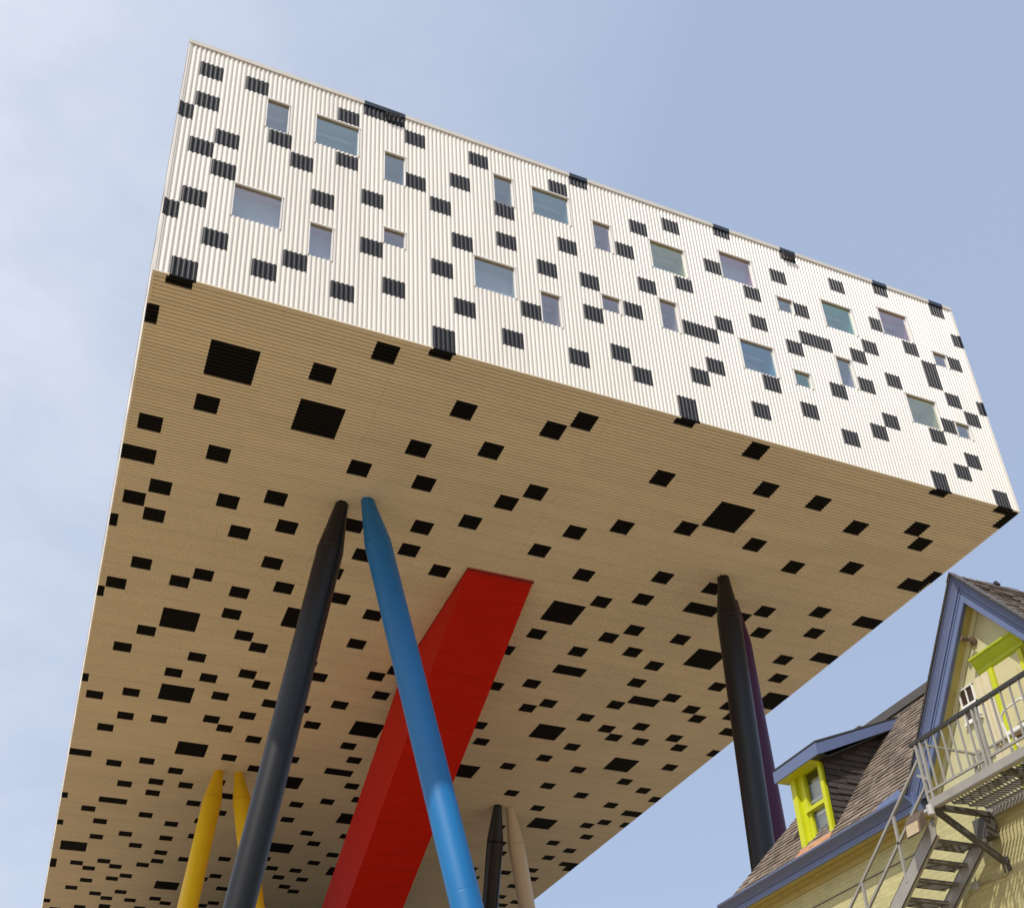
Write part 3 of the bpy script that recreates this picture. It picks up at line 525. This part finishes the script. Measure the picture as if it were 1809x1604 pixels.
# flat roof edge
rc = MB()
rc.box(XF - .08, 17.6, YS, YN - (XF - XE) + .08, ZF - .03, ZF + .10)
rc.box(XF - .10, XF - .08, YS, YN - (XF - XE) + .10, ZF - .05, ZF + .115)
rc.box(XF - .14, XF + .22, YN - (XF - XE) - .05, YN - (XF - XE) + .16, ZF + .115, ZF + .15)
rc.build('flat_roof_edge', 'dark_metal', house)
vb = MB(); vb.box(XF + .02, 17.4, YS, YN - (XF - XE) - .02, ZF - .16, ZF - .03); vb.build('roof_edge_shade', 'rail_black', house)  # black band standing in for the shadow under the roof edge

# dormer
XD = 11.72; y0, y1 = -7.93, -8.79; zb, zt_ = -18.54, -17.17
dorm = MB()
kz = lambda x: ZE + KR * (x - XE)
# roof slab of the dormer (shed)
fy0, fy1 = -7.78, -9.03; fx = 11.49; zf = -17.075; xe = 13.46; ze = -16.28
n_ = Vector((-(ze - zf), 0, xe - fx)).normalized()
dorm.hexa([(fx, fy1, zf), (xe, fy1, ze), (fx, fy0, zf), (xe, fy0, ze), (fx - .012, fy1, zf + .035), (xe, fy1, ze + .035), (fx - .012, fy0, zf + .035), (xe, fy0, ze + .035)])
dr = dorm.build('dormer', 'rail_black', house)
ff = MB(); ff.box(fx - .004, fx + .022, fy1 + .001, fy0, zf - .215, zf - .004); ff.box(fx + .022, XD + .06, y1 + .0, fy0 - .02, zf - .213, zf - .198, 1)
ff.box(fx + .022, XD + .06, fy1 + .03, y1 - .001, zf - .205, zf - .19, 2)
ff.build('front_fascia', ['trim_blue', 'lime', 'rail_black'], dr)
sk = (ze - zf) / (xe - fx)
for yy in (fy1, fy0 - .02):
    sfa = MB()
    sfa.hexa([(fx + .024, yy, zf - .215), (xe - .02, yy, ze - .175), (fx + .024, yy + .02, zf - .215), (xe - .02, yy + .02, ze - .175),
              (fx + .024, yy, zf - .004), (xe, yy, ze - .004), (fx + .024, yy + .02, zf - .004), (xe, yy + .02, ze - .004)])
    sfa.build('side_fascia', 'trim_blue', dr)
us = MB(); us.hexa([(XD + .06, fy1 + .03, zf - .19 + .0), (xe - .1, fy1 + .03, ze - .21), (XD + .06, fy0 - .02, zf - .19), (xe - .1, fy0 - .02, ze - .21), (XD + .06, fy1 + .03, zf - .17), (xe - .1, fy1 + .03, ze - .19), (XD + .06, fy0 - .02, zf - .17), (xe - .1, fy0 - .02, ze - .19)])
us.build('roof_underside', 'rail_black', dr)
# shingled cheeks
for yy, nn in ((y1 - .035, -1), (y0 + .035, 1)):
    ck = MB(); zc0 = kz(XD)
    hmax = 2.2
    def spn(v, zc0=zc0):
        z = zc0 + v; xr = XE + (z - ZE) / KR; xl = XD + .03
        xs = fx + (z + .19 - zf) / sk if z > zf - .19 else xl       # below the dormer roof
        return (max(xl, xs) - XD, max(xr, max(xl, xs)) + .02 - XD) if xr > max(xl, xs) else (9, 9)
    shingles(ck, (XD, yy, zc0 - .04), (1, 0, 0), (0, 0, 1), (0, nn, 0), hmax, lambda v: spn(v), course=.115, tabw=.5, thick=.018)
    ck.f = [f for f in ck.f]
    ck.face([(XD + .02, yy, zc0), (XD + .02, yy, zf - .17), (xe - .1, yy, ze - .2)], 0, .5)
    ck.build('cheek', 'shingle_shaded', dr, tone=True)
# window frame of the dormer
wf = MB()
def bx(mb, ya, yb, za, zb_, xa, xb, mi=0): mb.box(xa, xb, min(ya, yb), max(ya, yb), za, zb_, mi)
bx(wf, y0, y0 - .10, zb - .06, zt_, XD - .02, XD + .15); bx(wf, y0 - .10, y0 - .14, zb - .05, zt_, XD - .035, XD + .14); bx(wf, y0 - .14, y0 - .235, zb - .04, zt_, XD + .04, XD + .15)
bx(wf, y1 + .085, y1, zb - .03, zt_, XD - .02, XD + .15)
bx(wf, y0 - .14, y1 + .085, zt_ - .10, zt_, XD + .0, XD + .15); bx(wf, y0, y1, zt_, zt_ + .14, XD - .01, XD + .12)
bx(wf, y0 - .235, y1 + .085, zb + .02, zb + .075, XD + .05, XD + .14)        # lower sash bottom rail
bx(wf, y0 - .235, y1 + .085, -17.985, -17.915, XD + .015, XD + .13)          # meeting rail
bx(wf, y0 - .235, y0 - .30, -17.915, zt_ - .10, XD + .03, XD + .13); bx(wf, y0 - .235, y0 - .30, zb + .075, -17.985, XD + .065, XD + .13)
wf.build('window_frame', 'lime', dr, bevel=.004)
sl_ = MB(); bx(sl_, y0 - .235, y1 + .085, zb - .05, zb + .02, XD + .05, XD + .14); sl_.build('lower_board', 'white_trim', dr)
sl_ = MB(); bx(sl_, y0 - .30, y1 + .085, -17.82, -17.785, XD + .10, XD + .125); sl_.build('sash_rail', 'white_trim', dr)
for nm, za, zb2, xx in (('pane', -17.915, zt_ - .10, XD + .09), ('pane', zb + .075, -17.985, XD + .105)):
    p = MB(); p.face([(xx, y0 - .30, za), (xx, y0 - .30, zb2), (xx, y1 + .085, zb2), (xx, y1 + .085, za)]); p.build(nm, 'glass_house', dr)
bl = MB(); bx(bl, y0 - .29, y1 + .09, zb + .08, zt_ - .2, XD + .20, XD + .21); bl.build('blind', 'grey_blind', dr)
fl2 = MB(); P = [(11.50, -7.90), (11.60, -8.02), (11.56, -8.82), (11.52, -8.80)]
off = .03
tp = [(x, y, kz(x) + off) for x, y in ((11.475, -7.86), (11.66, -7.93), (11.66, -8.80), (11.56, -8.84))]
fl2.face(tp); fl2.face([(x, y, z - .03) for x, y, z in tp][::-1])
for a, b in zip(tp, tp[1:] + tp[:1]): fl2.face([a, b, (b[0], b[1], b[2] - .03), (a[0], a[1], a[2] - .03)])
fl2.build('sill_flashing', 'orange_flash', dr)

# door surround in the gable
dh = MB()
prof = [(XW - .003, -17.30), (11.69, -17.315), (11.69, -17.34), (11.725, -17.365), (11.735, -17.39), (11.775, -17.455), (11.80, -17.485), (11.81, -17.53), (XW - .003, -17.56)]
poly_prism(dh, [(x, z) for x, z in prof][::-1], 'y', -13.20, -12.33)
dh.build('door_head', 'lime_shaded', house)
for ya, yb in ((wy(-12.47), wy(-12.395)), (-13.14, -13.07)):
    dj = MB(); dj.box(XW - .06, XW - .002, ya, yb, -19.46, -17.57); dj.build('door_jamb', 'lime', house)
pl = MB()
for ya, yb in ((-12.22, -12.11), (-12.37, -12.25)): pl.box(XW - .045, XW - .002, wy(ya), wy(yb), -19.46, -17.57)
pl.box(XW - .025, XW - .003, wy(-12.25), wy(-12.22), -19.46, -17.57); pl.build('pilaster', 'cream_trim', house)
do = MB(); do.box(XW - .03, XW - .004, -13.06, wy(-12.48), -19.46, -17.57); do.box(XW - .045, XW - .03, -12.98, wy(-12.6), -18.55, -17.8); do.box(XW - .045, XW - .03, -12.98, wy(-12.6), -19.35, -18.7); do.build('door', 'yellow_panel', house)
sw = MB()
wy0, wy1, wz0, wz1 = wy(-11.75), wy(-12.035), wz(-18.04), wz(-17.49)
xx0, xx1 = XW - .035, XW - .002; wm = (wy0 + wy1) / 2; wzm = wz(-17.78)
for ya, yb, za, zb2 in ((wy0, wy0 - .022, wz0, wz1), (wy1, wy1 + .022, wz0, wz1), (wm - .008, wm + .008, wz0, wz1)): sw.box(xx0, xx1, min(ya, yb), max(ya, yb), za, zb2)
for za, zb2 in ((wz0, wz0 + .035), (wz1 - .02, wz1), (wzm - .02, wzm + .02)): sw.box(xx0 - .004, xx1, wy1, wy0, za, zb2)
sw.box(XW - .055, XW - .002, wy1 - .02, wy0 + .02, wz0 - .03, wz0)
wv = sw.build('small_window', 'white_trim', house)
pp = MB(); pp.box(XW - .018, XW - .010, wy1 + .01, wy0 - .01, wz0 + .01, wz1 - .01); pp.build('pane', 'dark_pane', wv)

# ------------------------------------------------------------------ fire escape
fe = thing('fire_escape', (11.2, -12.5, -19.6), 'grey steel fire escape balcony with railing and stairs on the yellow wall', 'fire escape')
xo, xi = 10.75, 11.78; yA, yB = -11.87, -16.2
zd = -19.48
bm_ = MB(); bm_.box(xo - .03, xo + .03, yB, yA, zd - .125, zd); bm_.box(xo - .03, xo + .055, yB, yA + .002, zd - .13, zd - .118); bm_.box(xi - .03, xi + .03, yB, yA, zd - .125, zd)
bm_.build('edge_beam', 'steel_grey', fe, bevel=.004)
for y in (yA - .04, -13.1, -14.4, yB + .05): cb = MB(); cb.box(xo + .03, xi - .03, y - .035, y + .035, zd - .13, zd - .058); cb.build('cross_beam', 'steel_dark', fe)
gt = MB(); y = yA - .1
while y > yB + .05:
    x = xo + .04; yy = y; k = 0
    while x < xi - .04:
        dx, dy = ((.19, -.055) if k % 2 == 0 else (.10, .055)); x2 = min(x + dx, xi - .035)
        gt.bar((x, yy, zd - .02), (x2, yy + dy, zd - .02), .007, .03); gt.bar((x, yy, zd - .041), (x2, yy + dy, zd - .041), .015, .006, mi=1); x = x2; yy += dy; k += 1
    y -= .064
gt.build('grating', ['rail_black', 'steel_grey'], fe)  # black bars, pale lower strips: shade and sunlit edges put into the colour
tr = MB(); tr.box(xo - .028, xo + .028, yB, yA + .10, -18.625, -18.575); tr.build('top_rail', 'rail_black', fe, bevel=.005)
br_ = MB(); br_.box(xo - .015, xo + .015, -12.96, yA, -19.375, -19.345); br_.box(xo - .015, xo + .015, yB, -13.03, -19.375, -19.345); br_.build('bottom_rail', 'steel_grey', fe)
def vbar(name, x, y, z0, z1, w, mat): 
    m = MB(); m.box(x - w / 2, x + w / 2, y - w / 2, y + w / 2, z0, z1); return m.build(name, mat, fe)
for x, y in ((xo, yA), (xo, -12.96), (xo, -13.03), (xo, -14.1), (xo, -15.2)): vbar('post', x, y, zd, -18.625, .036, 'steel_grey')
for x, y in ((xo, yA - .09), (xi, yA), (xi, yA - .12)): vbar('post', x, y, zd - .02, -18.6, .036, 'steel_grey')
b0 = vbar('baluster', xo, yA - .20, -19.345, -18.625, .022, 'steel_grey')
y = yA - .20 - .155; 
while y > yB:
    if min(abs(y - q) for q in (-12.96, -13.03, -14.1, -15.2)) > .06: copy_part(b0, fe, (0, y - (yA - .20), 0))
    y -= .155
er = MB(); er.bar((xo, yA - .09, -18.66), (xi, yA - .09, -18.66), .03); er.bar((xo, yA - .09, -19.2), (xo, yA + .1, -19.05), .03)
er.bar((xi, yA - .1, -18.66), (xi, yA - 1.0, -18.66), .03); er.build('end_rail', 'steel_grey', fe)
# stair
SL = .762; ys = yA + .02; zs0 = zd - .24
xs0, xs1 = xo, 11.62
zl = lambda y: -20.26 - SL * (y + 11.13)       # upper edge of the stringers
yend = ys + (zs0 + ZS) / SL - .1
for nm, x in (('stringer', xs0), ('stringer', xs1)):
    s_ = MB()
    s_.hexa([(x - .012, ys, zl(ys) - .27), (x + .012, ys, zl(ys) - .27), (x - .012, yend, zl(yend) - .27), (x + .012, yend, zl(yend) - .27), (x - .012, ys, zl(ys)), (x + .012, ys, zl(ys)), (x - .012, yend, zl(yend)), (x + .012, yend, zl(yend))])
    for dz in (0, -.258):
        s_.hexa([(x - .012, ys, zl(ys) + dz - .012), (x + .05, ys, zl(ys) + dz - .012), (x - .012, yend, zl(yend) + dz - .012), (x + .05, yend, zl(yend) + dz - .012), (x - .012, ys, zl(ys) + dz + .002), (x + .05, ys, zl(ys) + dz + .002), (x - .012, yend, zl(yend) + dz + .002), (x + .05, yend, zl(yend) + dz + .002)])
    s_.build(nm, 'steel_grey', fe)
t_ = MB(); yt = ys + .16; ztd = zl(yt) - .10
t_.box(xs0 + .055, xs1 - .013, yt, yt + .03, ztd - .045, ztd)                 # nosing angle
for q in range(7): t_.box(xs0 + .055, xs1 - .013, yt + .04 + q * .03, yt + .048 + q * .03, ztd - .03, ztd)
t_.box(xs0 + .055, xs1 - .013, yt + .245, yt + .27, ztd - .04, ztd)
t_.box(xs0 + .20, xs0 + .21, yt + .03, yt + .245, ztd - .031, ztd - .001); t_.box(xs0 + .48, xs0 + .49, yt + .03, yt + .245, ztd - .031, ztd - .001)
t0 = t_.build('tread', 'tread_grey', fe)
ntr = int((yend - yt - .3) / .25)
for q in range(1, ntr): copy_part(t0, fe, (0, .25 * q, -.25 * SL * q))
for x in (xs0,):
    for dzz in (.96 - .1, .44):
        hr = MB(); hr.bar((x, ys, zl(ys) + dzz), (x, yend, zl(yend) + dzz), .036, .036); hr.build('handrail', 'steel_grey', fe)
    y = -11.13
    while y < yend:
        p = MB(); p.bar((x, y, zl(y) - .12), (x, y - .02, zl(y) + .86), .036); p.build('post', 'steel_grey', fe); y += .89
for y in (yA - .02, -14.5):
    bc = MB(); bc.bar((xo + .02, y, zd - .14), (XW - .01, y + .02, zd - .79), .085, .014); bc.bar((xo + .02, y - .04, zd - .14), (XW - .01, y - .02, zd - .79), .014, .085); bc.box(XW - .02, XW - .004, y - .05, y + .07, zd - .90, zd - .70); bc.build('brace', 'steel_dark', fe)
gp_ = MB(); gp_.box(xi - .18, xi + .02, yA - .06, yA + .16, zd - .42, zd - .13); gp_.build('stair_hanger', 'steel_dark', fe)

# wall pack lamp at the corner of the balcony
lp = thing('outdoor_lamp', (10.62, -11.66, -19.78), 'bronze wedge shaped floodlight clamped at the corner of the fire escape balcony', 'lamp')
lb = MB()
# wedge: tilted box with a lens facing the camera side and down
cx_, cy_, cz_ = 10.66, -11.66, -19.74
def loc(u, v, w):   # u along y, v outwards (-x), w up; tilted
    return (cx_ - .80 * v - .10 * w, cy_ + .95 * u - .15 * v, cz_ + .95 * w - .55 * v)
P = [loc(-.17, 0, -.06), loc(.17, 0, -.06), loc(-.17, .0, .16), loc(.17, .0, .16), loc(-.15, .20, -.10), loc(.15, .20, -.10), loc(-.15, .14, .10), loc(.15, .14, .10)]
lb.hexa([P[0], P[1], P[2], P[3], P[4], P[5], P[6], P[7]]); lb.build('housing', 'bronze', lp, bevel=.012)
ln = MB()
A = [loc(-.12, .215, -.075), loc(.12, .215, -.075), loc(.12, .165, .075), loc(-.12, .165, .075)]; ln.face(A)
B_ = [loc(-.12, .19, -.075), loc(.12, .19, -.075), loc(.12, .14, .075), loc(-.12, .14, .075)]
for k in range(4): ln.face([A[k], A[(k + 1) % 4], B_[(k + 1) % 4], B_[k]])
ln.build('lens', 'lens', lp)
am = MB(); am.tube([(10.66, -11.72, -19.66), (10.70, -11.84, -19.62), (10.745, -11.9, -19.60)], [.03, .035, .05], 12); am.tube([(10.70, -11.9, -19.70), (10.70, -11.9, -19.56)], [.05, .05], 14); am.build('mounting_arm', 'box_grey', lp, smooth=False)

# security light in the gable
sc = thing('security_light', (11.75, -12.40, -17.0), 'small twin headed security light tucked under the gable eave', 'security light')
a = MB(); a.tube([(XW - .003, -12.40, -17.02), (XW - .04, -12.40, -17.02)], [.055, .055], 16); a.tube([(XW - .04, -12.40, -17.02), (11.74, -12.41, -17.01)], [.015, .015], 8); a.build('base', 'bronze', sc)
for dx, dy, dz in ((-.10, .04, .03), (-.05, -.09, -.05)):
    b = MB(); c0 = Vector((11.75, -12.41, -17.01)); b.tube([c0, c0 + Vector((dx, dy, dz)) * .6, c0 + Vector((dx, dy, dz)) * 1.1], [.018, .035, .042], 14); b.build('lamp_head', 'bronze', sc)
    f_ = MB(); f_.tube([c0 + Vector((dx, dy, dz)) * 1.1, c0 + Vector((dx, dy, dz)) * 1.14], [.034, .032], 14); f_.build('lens', 'brown_wood', sc)

# conduit on the wall
cd = thing('conduit', (XW - .03, wy(-11.15), wz(-20.3)), 'thin electrical conduit with round junction box on the yellow brick wall', 'conduit')
cw = lambda y, z: (XW - .025, wy(y), wz(z))
p = MB(); p.tube([cw(-11.74, -20.15), cw(-11.74, -20.33), cw(-11.70, -20.345), cw(-11.15, -20.32)], [.013] * 4, 8); p.tube([cw(-11.15, -20.32), cw(-10.98, -20.35), cw(-10.88, -20.42), cw(-10.2, -21.3), (XW - .025, wy(-10.2), -26.0)], [.013] * 5, 8)
p.tube([cw(-11.15, -20.30), cw(-11.17, -20.10)], [.011, .011], 8); p.build('pipe', 'pipe_paint', cd, smooth=True)
jb = MB(); jb.tube([(XW - .003, wy(-11.15), wz(-20.315)), (XW - .06, wy(-11.15), wz(-20.315)), (XW - .07, wy(-11.15), wz(-20.315))], [.062, .062, .054], 20); jb.build('junction_box', 'box_grey', cd)

# chair on the balcony
ch = thing('chair', (11.4, -13.35, -19.48), 'white framed chair with brown seat behind the balcony railing', 'chair')
s = MB(); s.box(11.16, 11.56, -13.56, -13.14, -19.06, -19.03); s.build('seat', 'brown_wood', ch, bevel=.008)
bk = MB()
arc = [(11.17, -13.06, -19.42), (11.15, -13.06, -19.03), (11.12, -13.06, -18.82), (11.10, -13.09, -18.74), (11.09, -13.17, -18.69), (11.09, -13.45, -18.67), (11.10, -13.54, -18.72), (11.12, -13.57, -18.80), (11.17, -13.57, -19.03)]
bk.tube(arc, [.016] * len(arc), 8); bk.bar((11.15, -13.07, -18.98), (11.15, -13.56, -18.98), .02, .05); bk.build('backrest', 'white_trim', ch, smooth=False)
for x, y in ((11.18, -13.15), (11.54, -13.15), (11.18, -13.55), (11.54, -13.55)):
    l = MB(); l.tube([(x, y, -19.06), (x + (.03 if x > 11.3 else -.03), y, -19.478)], [.014, .012], 8); l.build('leg', 'white_trim', ch)

# ------------------------------------------------------------------ light, sky, camera
SUN = Vector((-1.0, -.78, 1.62)).normalized()
el = math.asin(SUN.z); rot = math.atan2(SUN.x, SUN.y)
ld = bpy.data.lights.new('sun', 'SUN'); ld.energy = 4.1; ld.angle = math.radians(1.0); ld.color = (1, .945, .86)
lo = bpy.data.objects.new('sun', ld); C.objects.link(lo); lo.rotation_euler = SUN.to_track_quat('Z', 'Y').to_euler(); lo.location = (-40, -40, 80)
w = bpy.data.worlds.new('World'); bpy.context.scene.world = w; w.use_nodes = True
nt = w.node_tree; N = nt.nodes.new; L = nt.links.new; bg = nt.nodes['Background']
sk_ = N('ShaderNodeTexSky'); sk_.sky_type = 'NISHITA'; sk_.sun_disc = False; sk_.sun_elevation = el; sk_.sun_rotation = rot
sk_.air_density = 1.0; sk_.dust_density = 2.0; sk_.ozone_density = 1.0; sk_.altitude = 100
tc = N('ShaderNodeTexCoord'); mp = N('ShaderNodeMapping'); mp.inputs['Scale'].default_value = (1.0, 1.0, 2.0); L(tc.outputs['Generated'], mp.inputs['Vector'])
n1 = N('ShaderNodeTexNoise'); n1.inputs['Scale'].default_value = 4.2; n1.inputs['Detail'].default_value = 10; n1.inputs['Roughness'].default_value = .62; L(mp.outputs[0], n1.inputs['Vector'])
n2 = N('ShaderNodeTexNoise'); n2.inputs['Scale'].default_value = 1.1; n2.inputs['Detail'].default_value = 3; L(mp.outputs[0], n2.inputs['Vector'])
# clouds thicken towards the west
dt = N('ShaderNodeVectorMath'); dt.operation = 'DOT_PRODUCT'; dt.inputs[1].default_value = (-.95, .2, .25); L(tc.outputs['Generated'], dt.inputs[0])
cv = N('ShaderNodeMapRange'); cv.inputs['From Min'].default_value = -.05; cv.inputs['From Max'].default_value = .5; cv.inputs['To Min'].default_value = 0; cv.inputs['To Max'].default_value = .82; L(dt.outputs['Value'], cv.inputs['Value'])
cr_ = N('ShaderNodeMapRange'); cr_.inputs['From Min'].default_value = .0; cr_.inputs['From Max'].default_value = .88; L(n1.outputs['Fac'], cr_.inputs['Value'])
ml = N('ShaderNodeMath'); ml.operation = 'MULTIPLY'; L(cv.outputs[0], ml.inputs[0]); L(cr_.outputs[0], ml.inputs[1])
hz = N('ShaderNodeMix'); hz.data_type = 'RGBA'; hz.inputs[0].default_value = HAZE = .6; hz.inputs[7].default_value = (6.0, 7.3, 9.9, 1); L(sk_.outputs[0], hz.inputs[6])
mx = N('ShaderNodeMix'); mx.data_type = 'RGBA'; mx.inputs[7].default_value = (10.2, 10.3, 10.9, 1); L(ml.outputs[0], mx.inputs[0]); L(hz.outputs[2], mx.inputs[6])
L(mx.outputs[2], bg.inputs['Color']); bg.inputs['Strength'].default_value = .1

cam = bpy.data.cameras.new('camera'); co = bpy.data.objects.new('camera', cam); C.objects.link(co)
Rr = Vector((0.92344758, -0.38141779, -0.04201241)); Ru = -Vector((0.1531293, 0.46668628, -0.87106563)); Rf = Vector((0.35184655, 0.79795012, 0.48936655))
m4 = Matrix(((Rr.x, Ru.x, -Rf.x, -0.22016696), (Rr.y, Ru.y, -Rf.y, -22.40595582), (Rr.z, Ru.z, -Rf.z, -25.47022259 + ZS), (0, 0, 0, 1)))
co.matrix_world = m4
cam.sensor_width = 36; cam.lens = 36 * 1973.7374 / 1809; cam.shift_x = (904.5 - 880.947) / 1809; cam.shift_y = (1235.59 - 802) / 1809
cam.clip_end = 2000
sc_ = bpy.context.scene; sc_.camera = co
sc_.view_settings.view_transform = 'Standard'; sc_.view_settings.look = 'None'; sc_.view_settings.exposure = 0; sc_.view_settings.gamma = 1
